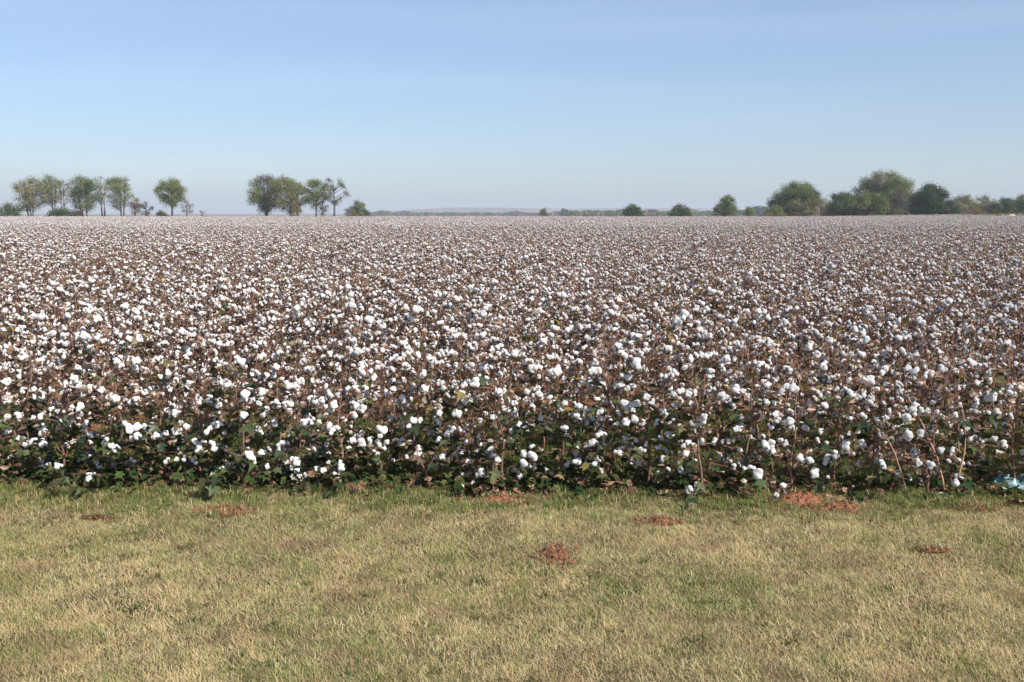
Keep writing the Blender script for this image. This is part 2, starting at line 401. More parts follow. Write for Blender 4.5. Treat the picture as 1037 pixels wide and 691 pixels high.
ROW, STEP = .95, .275
WORDS = ['', 'first', 'second', 'third', 'fourth', 'fifth', 'sixth', 'seventh', 'eighth', 'ninth', 'tenth', 'eleventh', 'twelfth', 'thirteenth',
         'fourteenth', 'fifteenth', 'sixteenth', 'seventeenth', 'eighteenth', 'nineteenth', 'twentieth', 'twenty-first', 'twenty-second', 'twenty-third', 'twenty-fourth', 'twenty-fifth', 'twenty-sixth']
rr = random.Random(21)
mids = [Proto(make_plant(100 + k, h=rr.uniform(.68, .86), nboll=rr.randint(42, 52), leaves=.95, green=rr.uniform(.12, .35), spread=rr.uniform(.26, .33))) for k in range(10)]
TENS = {20: 'twenty', 30: 'thirty', 40: 'forty', 50: 'fifty'}
def ordw(i):
    if i <= 20: return WORDS[i]
    t = i // 10 * 10
    return {30: 'thirtieth', 40: 'fortieth', 50: 'fiftieth'}.get(i) or TENS[t] + '-' + WORDS[i - t]
firsts = {}
stuff_pts = []
FRONT_LOOK = []
n_things = 0
for k in range(0, 8):
    # positions in this row
    base = .13 + k * ROW; Yc = 5.70 + base
    i0 = -int((Yc * .53 + 8) / STEP); inrow = []
    for i in range(i0, -i0 + 1):
        x = i * STEP + rr.uniform(-.09, .09); y = edge(x) + base + (rr.uniform(-.10, .16) if k == 0 else rr.uniform(-.08, .08))
        if abs(x) < y * .5165 + .12: inrow.append((x, y))
        else: stuff_pts.append((x, y, rr.uniform(0, 6.28), rr.uniform(.85, 1.12), 0))
    for j, (x, y) in enumerate(inrow):
        z = gz(x, y) - .005
        if k == 0:
            px = 518.5 + x / y * F
            leafy = px < 340 or 500 < px < 620; bare = px > 800
            nb = rr.randint(44, 58) if not bare else rr.randint(30, 40)
            if px < 340: nb -= 8
            hh = rr.uniform(.62, .84); sp = rr.uniform(.27, .36)
            pr = Proto(make_plant(500 + j, h=hh, nboll=nb, green=(.75 if leafy else .35 if bare else .5), spread=sp, front=True, leaves=(1.25 if leafy else .8 if bare else 1.0), low=.03 if leafy else .07))
            e = first_plant(pr, (x, y, z), 0, 1.0, True)
            look = ('leafy dark green' if leafy else 'thin brown-stemmed sparse' if bare else 'boll-laden brown and green')
            tag(e, f'{look} cotton plant, {WORDS[j+1]} from left in the front row', 'cotton plant', 'cotton plants of the front row')
        else:
            v = rr.randrange(len(mids)); key = (v, k == 1)
            rz, sc = rr.uniform(0, 6.28), rr.uniform(.88, 1.12)
            if key not in firsts:
                e = first_plant(mids[v], (x, y, z), rz, sc, k == 1); firsts[key] = e; remember(e)
            else: e = copy_plant(firsts[key], (x, y, z), rz, sc)
            tag(e, f'{"tall" if sc > 1.04 else "short" if sc < .94 else "brown"} cotton plant, {WORDS[k+1]} row back from the grass, {ordw(j+1)} from its left end', 'cotton plant', f'cotton plants of the {WORDS[k+1]} row')
        n_things += 1
print('individual plants', n_things)

# the rest of the field: too many plants to count, one object
for k in range(8, 60):
    base = .13 + k * ROW; Yc = 5.70 + base; w = Yc * .53 + 8
    for i in range(-int(w / STEP), int(w / STEP) + 1):
        x = i * STEP + rr.uniform(-.09, .09)
        if rr.random() < .03: continue
        yy = edge(x) + base + rr.uniform(-.1, .1); nn = noise.noise((x * .11, yy * .22, 2)) + .5 * noise.noise((x * .4, yy * .5, 7))
        stuff_pts.append((x, yy, rr.uniform(0, 6.28), rr.uniform(.85, 1.12) * (1 - .10 * nn), 2 if nn > .16 and rr.random() < .8 else 0))
y = edge(0) + .30 + 60 * ROW + .5
while y < FIELD_END:
    w = y * .54 + 14; x = -w
    while x < w:
        if y < far_edge(x): stuff_pts.append((x + rr.uniform(-.2, .2), y + rr.uniform(-.2, .2), rr.choice((0, PI)), rr.uniform(.92, 1.1), 3 if noise.noise((x * .018, y * .09, 2)) + .4 * noise.noise((x * .1, y * .2, 6)) > .12 and rr.random() < .8 else 1))
        x += 2.0
    y += 1.9

src_col = bpy.data.collections.new('crop_sources_near'); src_far = bpy.data.collections.new('crop_sources_far')
for k, p in enumerate(mids):
    me = merged(p.pl, True).mesh('cotton_plant_mesh', [M_STEM, M_LEAF, M_FLUFF, M_BUR]); src_col.objects.link(bpy.data.objects.new('crop_plant_%02d' % k, me))
for k in range(6):
    q = MB(); r = random.Random(900 + k)
    for j in range(15):
        pl = mids[r.randrange(10)].pl
        M = Matrix.Translation((-.9 + 1.9 * (j % 8) / 8 + r.uniform(-.08, .08), (-.48 if j < 8 else .47) + r.uniform(-.12, .12), 0)) @ Matrix.Rotation(r.uniform(0, 6.28), 4, 'Z') @ Matrix.Scale(r.uniform(.85, 1.15), 4)
        small = MB()
        # lighter version: stem + every second dry leaf + bolls
        small.merge(pl['stem'], mat=0); small.merge(pl['foliage'], mat=1)
        for kk, Mb in pl['bolls']: small.merge(BOLL_LO[kk], Mb @ Matrix.Scale(1.3, 4), mat=2)
        q.merge(small, M)
    src_far.objects.link(bpy.data.objects.new('crop_patch_%02d' % k, q.mesh('crop_patch_mesh', [M_STEM, M_LEAF, M_FLUFF, M_BUR])))

src_thin = bpy.data.collections.new('crop_sources_thin'); src_fthin = bpy.data.collections.new('crop_sources_far_thin')
for k in range(5):
    pl = dict(mids[k].pl); pl['bolls'] = pl['bolls'][::2]
    src_thin.objects.link(bpy.data.objects.new('crop_thin_%02d' % k, merged(pl, True).mesh('thin_plant_mesh', [M_STEM, M_LEAF, M_FLUFF, M_BUR])))
for k in range(3):
    q = MB(); r = random.Random(950 + k)
    for j in range(15):
        pl = mids[r.randrange(10)].pl; small = MB(); small.merge(pl['stem'], mat=0); small.merge(pl['foliage'], mat=1)
        for kk, Mb in pl['bolls'][::2]: small.merge(BOLL_LO[kk], Mb @ Matrix.Scale(1.3, 4), mat=2)
        q.merge(small, Matrix.Translation((-.9 + 1.9 * (j % 8) / 8, (-.48 if j < 8 else .47) + r.uniform(-.12, .12), 0)) @ Matrix.Rotation(r.uniform(0, 6.28), 4, 'Z'))
    src_fthin.objects.link(bpy.data.objects.new('crop_thin_patch_%02d' % k, q.mesh('thin_patch_mesh', [M_STEM, M_LEAF, M_FLUFF, M_BUR])))

def scatter(name, pts, colls, seed=1):
    """one object: vertices carry rotation, scale and which collection (0 or 1)"""
    me = bpy.data.meshes.new(name); me.from_pydata([(p[0], p[1], gz(p[0], p[1]) + (p[5] if len(p) > 5 else 0)) for p in pts], [], [])
    for nm, idx, ty in (('rz', 2, 'FLOAT'), ('sc', 3, 'FLOAT'), ('kd', 4, 'FLOAT')):
        a = me.attributes.new(nm, ty, 'POINT'); a.data.foreach_set('value', [float(p[idx]) for p in pts])
    o = bpy.data.objects.new(name, me); COL.objects.link(o)
    ng = bpy.data.node_groups.new(name + '_nodes', 'GeometryNodeTree')
    ng.interface.new_socket('Geometry', in_out='INPUT', socket_type='NodeSocketGeometry'); ng.interface.new_socket('Geometry', in_out='OUTPUT', socket_type='NodeSocketGeometry')
    gi = ng.nodes.new('NodeGroupInput'); go = ng.nodes.new('NodeGroupOutput'); jn = ng.nodes.new('GeometryNodeJoinGeometry')
    def attr(nm):
        a = ng.nodes.new('GeometryNodeInputNamedAttribute'); a.data_type = 'FLOAT'; a.inputs['Name'].default_value = nm; return a.outputs['Attribute']
    for k, cl in enumerate(colls):
        ci = ng.nodes.new('GeometryNodeCollectionInfo'); ci.inputs['Collection'].default_value = cl; ci.inputs['Separate Children'].default_value = True; ci.inputs['Reset Children'].default_value = True
        ip = ng.nodes.new('GeometryNodeInstanceOnPoints'); ip.inputs['Pick Instance'].default_value = True
        cmp_ = ng.nodes.new('FunctionNodeCompare'); cmp_.data_type = 'FLOAT'; cmp_.operation = 'EQUAL'; cmp_.inputs['B'].default_value = float(k); cmp_.inputs['Epsilon'].default_value = .1
        ng.links.new(attr('kd'), cmp_.inputs['A'])
        cx = ng.nodes.new('ShaderNodeCombineXYZ'); ng.links.new(attr('rz'), cx.inputs['Z'])
        rv = ng.nodes.new('FunctionNodeRandomValue'); rv.data_type = 'INT'
        imax = [s for s in rv.inputs if s.name == 'Max' and s.type == 'INT'][0]; imin = [s for s in rv.inputs if s.name == 'Min' and s.type == 'INT'][0]
        imin.default_value = 0; imax.default_value = len(cl.objects) - 1
        rv.inputs['Seed'].default_value = seed
        iout = [s for s in rv.outputs if s.type == 'INT'][0]
        ng.links.new(gi.outputs[0], ip.inputs['Points']); ng.links.new(cmp_.outputs[0], ip.inputs['Selection']); ng.links.new(ci.outputs[0], ip.inputs['Instance'])
        ng.links.new(iout, ip.inputs['Instance Index']); ng.links.new(cx.outputs[0], ip.inputs['Rotation']); ng.links.new(attr('sc'), ip.inputs['Scale'])
        ng.links.new(ip.outputs[0], jn.inputs[0])
    ng.links.new(jn.outputs[0], go.inputs[0])
    md = o.modifiers.new('scatter', 'NODES'); md.node_group = ng
    return o
crop = scatter('cotton_crop', stuff_pts, [src_col, src_far, src_thin, src_fthin])
tag(crop, 'brown cotton crop full of white bolls stretching away to the horizon', 'cotton crop', kind='stuff')
print('stuff pts', len(stuff_pts))

# ------------------------------------------------------------------ bare dead stalks at the right of the front row
def stalk(lines, Y, label, rad=.006, tint=(2.4, 2.6, 2.4)):
    x0, y0 = lines[0][0]; mb = MB(); bx = PX(x0, Y); e = empty('bare_stalk', (bx, Y, 0)); tag(e, label, 'bare stalk', 'bare dead stalks in the front row')
    for q, ln in enumerate(lines):
        pts = [Vector((PX(px, Y) - bx, dy, max(PZ(py, Y), -.02))) for (px, py), dy in zip(ln, np.linspace(0, .09 * (1 if q % 2 else -1), len(ln)))]
        if q == 0: pts[0].z = -.02; pts[0].y = 0
        r0 = rad if q == 0 else rad * .45
        s = MB(); tube(s, pts, [r0 * (1 - .6 * i / (len(pts) - 1)) for i in range(len(pts))], 6, tint)
        s.build('stem' if q == 0 else 'branch', M_STEM, e)
stalk([[(970, 508), (965, 490), (957, 466), (946, 446), (938, 430), (928, 414), (918, 398)], [(932, 420), (915, 411), (905, 404)], [(928, 414), (921, 390), (916, 372), (922, 358)], [(957, 466), (950, 452), (938, 448)]], 5.70,
      'long bare tan stalk leaning left in the front row, right part')
stalk([[(980, 508), (982, 480), (984, 462), (983, 444), (979, 425), (974, 408)], [(984, 462), (972, 452), (966, 444)], [(983, 436), (993, 433), (1004, 434)], [(982, 470), (976, 462), (962, 456)]], 5.68,
      'upright bare tan stalk beside the leaning one, right part of front row')
stalk([[(929, 508), (926, 496), (921, 485), (912, 462), (901, 443), (886, 430)], [(901, 443), (896, 430), (899, 418)]], 5.72,
      'short crooked tan stalk left of the long leaning stalk')
stalk([[(786, 506), (788, 480), (782, 455), (780, 430)], [(788, 470), (778, 462)]], 5.74, 'thin straight brown stalk below the bolls right of centre', .005, (1.3, 1.2, 1.1))
stalk([[(434, 500), (430, 482), (424, 468), (420, 452)], [(430, 482), (437, 470)]], 5.80, 'short reddish stalk left of centre at the edge of the grass', .006, (1.3, 1.1, 1.1))

# ------------------------------------------------------------------ grass
def blade(mb, x, y, ln, w, lean, az, col, segs=1, z0=0.0):
    dx, dy = math.cos(az), math.sin(az); sx, sy = -dy * w / 2, dx * w / 2
    if segs == 1:
        h_ = ln * math.cos(lean); o_ = ln * math.sin(lean)
        mb.add([(x - sx, y - sy, z0 - .004), (x + sx, y + sy, z0 - .004), (x + dx * o_, y + dy * o_, z0 + h_)], [(0, 1, 2)], col)
    else:
        l2 = lean * .45; h1, o1 = ln * .55 * math.cos(l2), ln * .55 * math.sin(l2); h2, o2 = ln * .45 * math.cos(lean * 1.6), ln * .45 * math.sin(lean * 1.6)
        mb.add([(x - sx, y - sy, z0 - .004), (x + sx, y + sy, z0 - .004), (x + dx * o1 + sx * .8, y + dy * o1 + sy * .8, z0 + h1), (x + dx * o1 - sx * .8, y + dy * o1 - sy * .8, z0 + h1),
                (x + dx * (o1 + o2), y + dy * (o1 + o2), z0 + h1 + h2)], [(0, 1, 2, 3), (3, 2, 4)], col)
STRAW = [(.67, .50, .28), (.50, .37, .19), (.78, .62, .38), (.22, .145, .08), (.56, .50, .24)]
LGREEN = [(.26, .31, .10), (.33, .36, .13), (.17, .22, .065), (.40, .40, .17)]
def grass_coll(name, count, size, nb, ln, w, pg, mat, lean=(.2, 1.25), greens=LGREEN, straws=STRAW, clump=0):
    cl = bpy.data.collections.new(name)
    for k in range(count):
        r = random.Random(hash(name) % 1000 if False else 40 + k * 7 + len(name)); mb = MB()
        cs = [(r.uniform(-size / 2, size / 2), r.uniform(-size / 2, size / 2)) for _ in range(clump)] if clump else None
        for _ in range(nb):
            if cs: c0 = r.choice(cs); x, y = c0[0] + r.gauss(0, .012), c0[1] + r.gauss(0, .012)
            else: x, y = r.gauss(0, size / 2.6), r.gauss(0, size / 2.6)
            c = jit(r.choice(greens if r.random() < pg else straws), r, .2)
            l_ = r.uniform(*ln); blade(mb, x, y, l_, r.uniform(*w), r.uniform(*lean), r.uniform(0, 6.28), c, 2 if l_ > .05 else 1)
        cl.objects.link(bpy.data.objects.new('%s_%02d' % (name, k), mb.mesh(name, mat, False)))
    return cl
lawn_short = grass_coll('turf_short', 10, .26, 700, (.014, .045), (.0025, .0048), .5, M_GRASS, (.85, 1.56))
lawn_green = grass_coll('turf_green', 6, .16, 220, (.015, .045), (.003, .006), .95, M_TUFT, (.3, 1.4), [(.22, .27, .08), (.29, .32, .11), (.15, .20, .055)], STRAW)
lawn_tuft = grass_coll('turf_tuft', 6, .12, 130, (.018, .05), (.0025, .005), .7, M_GRASS, (.5, 1.5))
pts = []; rg = random.Random(5)
y = .9
while y < 6.35:
    x = -7.5
    while x < 7.5:
        xx, yy = x + rg.uniform(-.06, .06), y + rg.uniform(-.06, .06)
        if yy < edge(xx) - .02 + .08 * noise.noise((xx * 3, yy, 0)):
            pts.append((xx, yy, rg.uniform(0, 6.28), rg.uniform(.75, 1.1) , 0))
            if noise.noise((xx * 2.2, yy * 2.2, 9)) > .02 and rg.random() < .5: pts.append((xx + rg.uniform(-.07, .07), yy + rg.uniform(-.07, .07), rg.uniform(0, 6.28), rg.uniform(.5, .9), 1))
            g2 = noise.noise((xx * 1.1, yy * 1.3, 31)) + .6 * noise.noise((xx * 4, yy * 5, 12)) + (.25 if xx < -1.2 else 0) + max(0, yy - 5.0) * .35
            if g2 > .2 and rg.random() < .5: pts.append((xx + rg.uniform(-.07, .07), yy + rg.uniform(-.07, .07), rg.uniform(0, 6.28), rg.uniform(.6, 1.1), 2))
        x += .12
    y += .12
lawn_weed = grass_coll('turf_weed', 5, .07, 45, (.02, .05), (.006, .013), .9, M_TUFT, (.7, 1.45), [(.08, .12, .035), (.11, .15, .05), (.06, .09, .03)], [(.20, .13, .08)])
for _ in range(700):
    x = rg.uniform(-6, 6); y_ = rg.uniform(1.5, 5.6)
    if noise.noise((x * .9, y_ * .9, 50)) > -.05: pts.append((x, y_, rg.uniform(0, 6.28), rg.uniform(.5, 1.2), 3))
tag(scatter('lawn_grass', pts, [lawn_short, lawn_tuft, lawn_green, lawn_weed], 3), 'short mown half-dry lawn grass in front of the cotton', 'grass', kind='stuff')
EGREEN = [(.16, .21, .055), (.21, .26, .07), (.12, .17, .045), (.28, .29, .11)]
tall = grass_coll('edge_tall', 8, .2, 120, (.03, .10), (.003, .006), .78, M_TUFT, (.2, 1.15), EGREEN, STRAW, 14)
weed = grass_coll('edge_low', 6, .18, 130, (.03, .09), (.004, .009), .65, M_TUFT, (.2, 1.2), [(.09, .15, .035), (.13, .19, .05), (.07, .11, .03)], [(.22, .15, .08), (.30, .22, .12), (.16, .09, .05)])
pts = []
zones = [(-.1, 200, .6), (200, 360, .35), (370, 440, 1.0), (440, 545, .15), (560, 650, 1.0), (650, 700, .3), (700, 800, 1.0), (800, 900, .1), (905, 1000, 1.0), (1000, 1060, .2)]
for i in range(2000):
    x = rg.uniform(-7, 7); d = abs(rg.gauss(0, .27)) * -1 + .04; y_ = edge(x) + d; px = 518.5 + x / y_ * F
    dens = next((z_[2] for z_ in zones if z_[0] <= px < z_[1]), .5)
    if rg.random() < dens * (.5 if d < -.25 else 1): pts.append((x, y_, rg.uniform(0, 6.28), rg.uniform(.35, .8), 0))
for i in range(5200):
    x = rg.uniform(-7, 7); d = rg.uniform(.3, 2.4) if rg.random() < .75 else rg.uniform(-.05, .4); y_ = edge(x) + d
    if noise.noise((x * 1.7, y_ * 1.7, 4)) > -.25: pts.append((x, y_, rg.uniform(0, 6.28), rg.uniform(.4, .8) * (.7 if d < .3 else 1), 1))
tag(scatter('edge_grass', pts, [tall, weed], 4), 'longer green grass and weeds along the field edge and under the cotton', 'grass', kind='stuff')
# fallen leaves and stem scraps under the plants
lit = MB()
for i in range(1900):      # low drooping leaves of the front plants lying on the ground
    x = rg.uniform(-6, 6); d = rg.gauss(.12, .1); y_ = edge(x) + d; px = 518.5 + x / y_ * F
    if px > 780 and rg.random() < .6: continue
    leaf(lit, (x, y_, gz(x, y_) + rg.uniform(.01, .10)), rg.uniform(.03, .07), (rg.uniform(-.8, .8), rg.uniform(-1.2, .2), 1), (rg.uniform(-1, 1), rg.uniform(-1, 1), 0), jit(lerp((0, 0, 0), rg.choice(GREEN * 3 + BROWN), .8), rg, .35), .3, True)
for i in range(5200):
    x = rg.uniform(-6, 6); d = rg.gauss(.5, .55); 
    if d < -.12: continue
    y_ = edge(x) + d; leaf(lit, (x, y_, gz(x, y_) + rg.uniform(.006, .03)), rg.uniform(.02, .07), (rg.uniform(-.5, .5), rg.uniform(-.5, .5), 1), (rg.uniform(-1, 1), rg.uniform(-1, 1), 0), jit(rg.choice(BROWN + [(.34, .25, .16)]), rg, .3), .3, rg.random() < .5)
for i in range(500):
    x = rg.uniform(-6, 6); y_ = edge(x) + rg.gauss(.25, .3); a = rg.uniform(0, 6.28); l_ = rg.uniform(.05, .25); z_ = gz(x, y_) + .012
    tube(lit, [(x, y_, z_), (x + math.cos(a) * l_, y_ + math.sin(a) * l_ * .5, z_ + rg.uniform(0, .04))], [.002, .0015], 3, (.30, .22, .14))
tag(lit.build('leaf_litter', M_BUR, smooth=False), 'fallen brown leaves and stem scraps under the front cotton plants', 'leaf litter', kind='stuff')
# fallen white cotton fibre and scattered bits in the row middles

# ------------------------------------------------------------------ red soil mounds
def soil_mat():
    m, n = new_mat('red_soil'); o = N(n, 'ShaderNodeOutputMaterial'); p = N(n, 'ShaderNodeBsdfPrincipled', Roughness=1.)
    p.inputs['Specular IOR Level'].default_value = .05
    c = mixrgb(n, (.34, .14, .075), (.18, .08, .05), noise_fac(n, 25, .4, .65, 4)); n.links.new(c, p.inputs['Base Color'])
    z = N(n, 'ShaderNodeTexNoise', Scale=90., Detail=4.); n.links.new(N(n, 'ShaderNodeNewGeometry').outputs['Position'], z.inputs['Vector'])
    bp = N(n, 'ShaderNodeBump', Strength=.7, Distance=.01); n.links.new(z.outputs['Fac'], bp.inputs['Height']); n.links.new(bp.outputs[0], p.inputs['Normal'])
    n.links.new(p.outputs[0], o.inputs['Surface']); return m
M_SOIL = soil_mat()
def mound(px, py, wpx, dep, hgt, label, seed, grassy=False):
    x0, y0 = ground_at(px, py); w = wpx / F * y0 / 2; r = random.Random(seed); mb = MB(); nr, na = 9, 28
    vs = [(0, 0, hgt)]
    for i in range(1, nr + 1):
        for k in range(na):
            a = 2 * PI * k / na; q = i / nr; e_ = 1 + .6 * noise.noise((math.cos(a) * 1.5 + seed, math.sin(a) * 1.5, 0)) + .3 * noise.noise((math.cos(a) * 5 + seed, math.sin(a) * 5, 4))
            x, y_ = math.cos(a) * q * w * e_, math.sin(a) * q * dep * e_
            vs.append((x, y_, hgt * (1 - q * q) * (.6 + .9 * abs(noise.noise((x * 30, y_ * 30, seed)))) + .012 * noise.noise((x * 60, y_ * 60, seed)) - .012 * q))
    fs = [(0, 1 + k, 1 + (k + 1) % na) for k in range(na)] + [(1 + (i - 1) * na + k, 1 + i * na + k, 1 + i * na + (k + 1) % na, 1 + (i - 1) * na + (k + 1) % na) for i in range(1, nr) for k in range(na)]
    mb.add(vs, fs)
    for _ in range(190):
        a = r.choice((.4, 1.9, 3.3, 5.2)) + r.gauss(0, .7); q = r.random() ** .6 * 1.7; s = r.choice((.002, .003, .003, .004, .005, .008)) * r.uniform(.7, 1.3); c = Vector((math.cos(a) * q * w, math.sin(a) * q * dep, hgt * max(0, 1 - q * q) * .9 + .004))
        mb.add([tuple(c + Vector(v) * s * r.uniform(.7, 1.2)) for v in ICO[1][0]], ICO[1][1])
    o = mb.build('soil_mound', M_SOIL, smooth=False); o.location = (x0, y0, gz(x0, y0) + .012); tag(o, label, 'soil mound', 'red soil mounds in the grass')
    if True:
        gm = MB()
        for _ in range(260 if grassy else 170):
            a = r.uniform(0, 6.28); q = r.random() ** .4 * 1.35
            blade(gm, math.cos(a) * q * w, math.sin(a) * q * dep, r.uniform(.02, .06) * (1.4 if grassy else 1), .003, r.uniform(1.05, 1.5), r.uniform(0, 6.28), jit(r.choice(((.42, .34, .20), (.30, .22, .12), (.14, .17, .05))), r, .3), 1, .012 + hgt * max(0, 1 - q * q))
        gm.build('dead_grass', M_BUR, o, False)
mound(217, 527, 38, .07, .022, 'small flat red soil mound in the grass at the left, near the field edge', 1)
mound(88, 531, 22, .025, .006, 'faint low reddish soil patch leftmost in the lawn', 2, True)
mound(507, 514, 62, .07, .022, 'flat orange-red soil patch at the field edge in the middle', 3)
mound(818, 515, 46, .10, .05, 'largest red soil mound at the field edge on the right', 4)
mound(862, 523, 46, .07, .038, 'crumbly dark red soil mound just right of the largest mound', 5)
mound(671, 538, 34, .045, .02, 'small red soil mound in the grass right of centre, nearest the green tufts', 6)
mound(566, 574, 34, .13, .035, 'red soil mound with dead grass over it in the middle of the lawn', 7, True)
#mound(648, 568, 24, .03, .010, 'tiny red soil mound right of the dead-grass mound', 8, True)
mound(959, 569, 22, .03, .008, 'small red soil mound in the lawn at the right, well away from the field', 9)
mound(998, 523, 34, .05, .02, 'reddish soil mound near the teal plastic at the right edge', 10, True)
#mound(905, 527, 16, .03, .018, 'tiny crumb of red soil between the dark red mound and green tufts', 11)

# scraps of cotton lying in the grass
for (px, py, s, lb) in [(964, 510, .02, 'white cotton tuft fallen at the foot of the bare stalks'), ]:
    x0, y0 = ground_at(px, py); o = bpy.data.objects.new('cotton_tuft', ME_FL[int(px) % NB]); COL.objects.link(o)
    o.location = (x0, y0, gz(x0, y0) + s * .6 + .01); o.scale = (s * 1.2, s, s * .7); o.rotation_euler = (0.3, .2, px); tag(o, lb, 'cotton tuft', 'cotton scraps on the ground')

# crumpled teal plastic at the right edge
m, n = new_mat('teal_plastic'); o_ = N(n, 'ShaderNodeOutputMaterial'); p = N(n, 'ShaderNodeBsdfPrincipled', Roughness=.22)
c = mixrgb(n, (.10, .24, .24), (.48, .56, .56), noise_fac(n, 30, .48, .62, 3)); n.links.new(c, p.inputs['Base Color']); n.links.new(p.outputs[0], o_.inputs['Surface'])  # white highlights painted into the teal base colour as pale noise patches
mb = MB(); nu, nv = 40, 26
for j in range(nv + 1):
    for i in range(nu + 1):
        u, v = i / nu, j / nv; x, y_ = (u - .5) * .46, (v - .5) * .20
        rid = abs(noise.noise((x * 9 + 3, y_ * 22, 1))) * .07 + abs(noise.noise((x * 24, y_ * 50, 5))) * .025
        mb.v.append((x + .02 * noise.noise((y_ * 20, x * 9, 0)), y_ + .02 * noise.noise((x * 14, y_, 2)), .012 + rid + .05 * math.sin(u * PI) * math.sin(v * PI)))
mb.c = [(1, 1, 1)] * len(mb.v); mb.f = [(j * (nu + 1) + i, j * (nu + 1) + i + 1, (j + 1) * (nu + 1) + i + 1, (j + 1) * (nu + 1) + i) for j in range(nv) for i in range(nu)]; mb.m = [0] * len(mb.f)
pl = mb.build('plastic_sheet', m); pl.location = (3.16, 5.86, gz(3.16, 5.86)); sol = pl.modifiers.new('thick', 'SOLIDIFY'); sol.thickness = .002
tag(pl, 'crumpled teal plastic sheet with painted highlights lying under the cotton at the right edge', 'plastic sheet')

# ------------------------------------------------------------------ trees
def tree(name, label, cat, px, top, w_px, Y, cols, base=None, crown_lo=.3, dens=1.0, clumps=26, trunks=1, leaf_s=.26, lean=0, shape=1.0, twigs=1.0, seed=None, group=None, bark=(.6, .6, .66), clump_r=.15, zb=0.0):
    seed = seed or int(px * 7); r = random.Random(seed); H = PZ(top, Y) - zb; W = w_px * 1.16 / F * Y; x0 = PX(px, Y)
    e = empty(name, (x0, Y, zb)); tag(e, label, cat, group)
    tr, cr = MB(), MB(); cen = []
    lo = H * crown_lo; rc = clump_r * (W + (H - lo)) / 2 * .95; clumps = int(clumps * 1.35)
    for k in range(clumps):
        for _ in range(30):
            a = r.uniform(0, 2 * PI); q = r.random() ** .45; v = r.uniform(-1, 1)
            prof = math.sqrt(max(0, 1 - ((v + 1) / 2) ** 2.4)) if crown_lo < .08 else math.sqrt(max(0, 1 - abs(v) ** 2.2)) * (1 if v > 0 else shape + (1 - shape) * (1 + v))
            R = (W / 2 - rc * .3) * prof * q * (1 + .5 * noise.noise((math.cos(a) * 2, math.sin(a) * 2 + seed, v * 2)))
            c = Vector((math.cos(a) * R + lean * (v + 1) * .5 * W, math.sin(a) * R, (lo + H) / 2 + v * ((H - lo) / 2 - rc * .7)))
            if all((c - d).length > rc * .85 for d in cen): break
        cen.append(c)
    tb = [Vector((r.uniform(-.12, .12) * W * (trunks > 1), r.uniform(-.1, .1) * W * (trunks > 1), 0)) for _ in range(trunks)]
    r0 = .02 * H + .05
    for t in tb:
        tp = Vector((t.x * 1.8 + lean * W * .5, t.y * 1.6, lo + (H - lo) * .55)); mid = (t + tp) / 2 + Vector((r.uniform(-.2, .2), r.uniform(-.2, .2), 0)) * W * .08
        tube(tr, [t - Vector((0, 0, .3)), t + (mid - t) * .5, mid, tp, tp + Vector((0, 0, (H - lo) * .3))], [r0 * 1.25 / math.sqrt(trunks), r0 / math.sqrt(trunks), r0 * .8 / math.sqrt(trunks), r0 * .4 / math.sqrt(trunks), .02], 7, bark)
    for c in cen:
        t = min(tb, key=lambda q: (q.xy - c.xy).length); zt = max(lo * .55, min(c.z - .25 * abs(c.x) - .1 * H, lo + (H - lo) * .5)); f = zt / (lo + (H - lo) * .55)
        s = Vector((t.x * (1 + .8 * f) + lean * W * .5 * f, t.y * (1 + .6 * f), zt)); k1 = s + (c - s) * .45 + Vector((r.uniform(-.1, .1), r.uniform(-.1, .1), .06)) * H * .4 * .3
        tube(tr, [s, k1, c], [r0 * .36, r0 * .22, .02], 5, bark)
        for _ in range(int(7 * twigs)):
            d = Vector((r.gauss(0, 1), r.gauss(0, 1), abs(r.gauss(0, 1)) + .1)).normalized() * rc * r.uniform(.6, 1.25)
            tube(tr, [c, c + d * .5 + Vector((0, 0, .05)), c + d], [.022, .014, .006], 3, bark)
    for k, c in enumerate(cen):
        base_c = r.choice(cols); nl = int(dens * 150 * (rc / .8) ** 2 * (.26 / leaf_s) ** 2 * ((.55 + .7 * (c.z - lo) / max(.1, H - lo)) if crown_lo > .08 else 1))
        for _ in range(nl):
            d = Vector((r.gauss(0, 1), r.gauss(0, 1), r.gauss(0, .8))); d = d.normalized() * (r.random() ** .5) * rc * r.uniform(.75, 1.45); p = c + d
            if p.z < .15: continue
            s = leaf_s * r.uniform(.5, 1.2) * .5; nrm = (d.normalized() + Vector((r.uniform(-1, 1), r.uniform(-1, 1), r.uniform(-.6, 1)))).normalized(); a_ = nrm.orthogonal().normalized(); b_ = nrm.cross(a_)
            th = r.uniform(0, 3.14); u = a_ * math.cos(th) + b_ * math.sin(th); v = nrm.cross(u)
            cr.add([tuple(p - u * s), tuple(p - v * s * .6), tuple(p + u * s), tuple(p + v * s * .6 + nrm * s * .3)], [(0, 1, 2, 3)], jit(lerp((0, 0, 0), base_c, 1.25), r, .22))
    tr.build('trunk', M_BARK, e); cr.build('crown', M_TREE, e, False)
    return e
G1 = [(.17, .20, .06), (.20, .21, .075), (.13, .16, .055)]            # fading green
G2 = [(.075, .11, .04), (.095, .13, .05), (.06, .09, .035)]      # dark
OL = [(.22, .21, .09), (.18, .19, .08), (.24, .20, .10)]            # olive
BR = [(.17, .10, .06), (.14, .09, .06), (.20, .13, .07)]
GY = [(.15, .14, .11), (.13, .12, .10)]
YG = [(.20, .19, .06), (.24, .20, .06)]
gl, gm_, gc, grr = 'trees of the left group', 'trees left of centre', 'bushes on the centre horizon', 'trees of the right group'
BK = (.6, .6, .66)
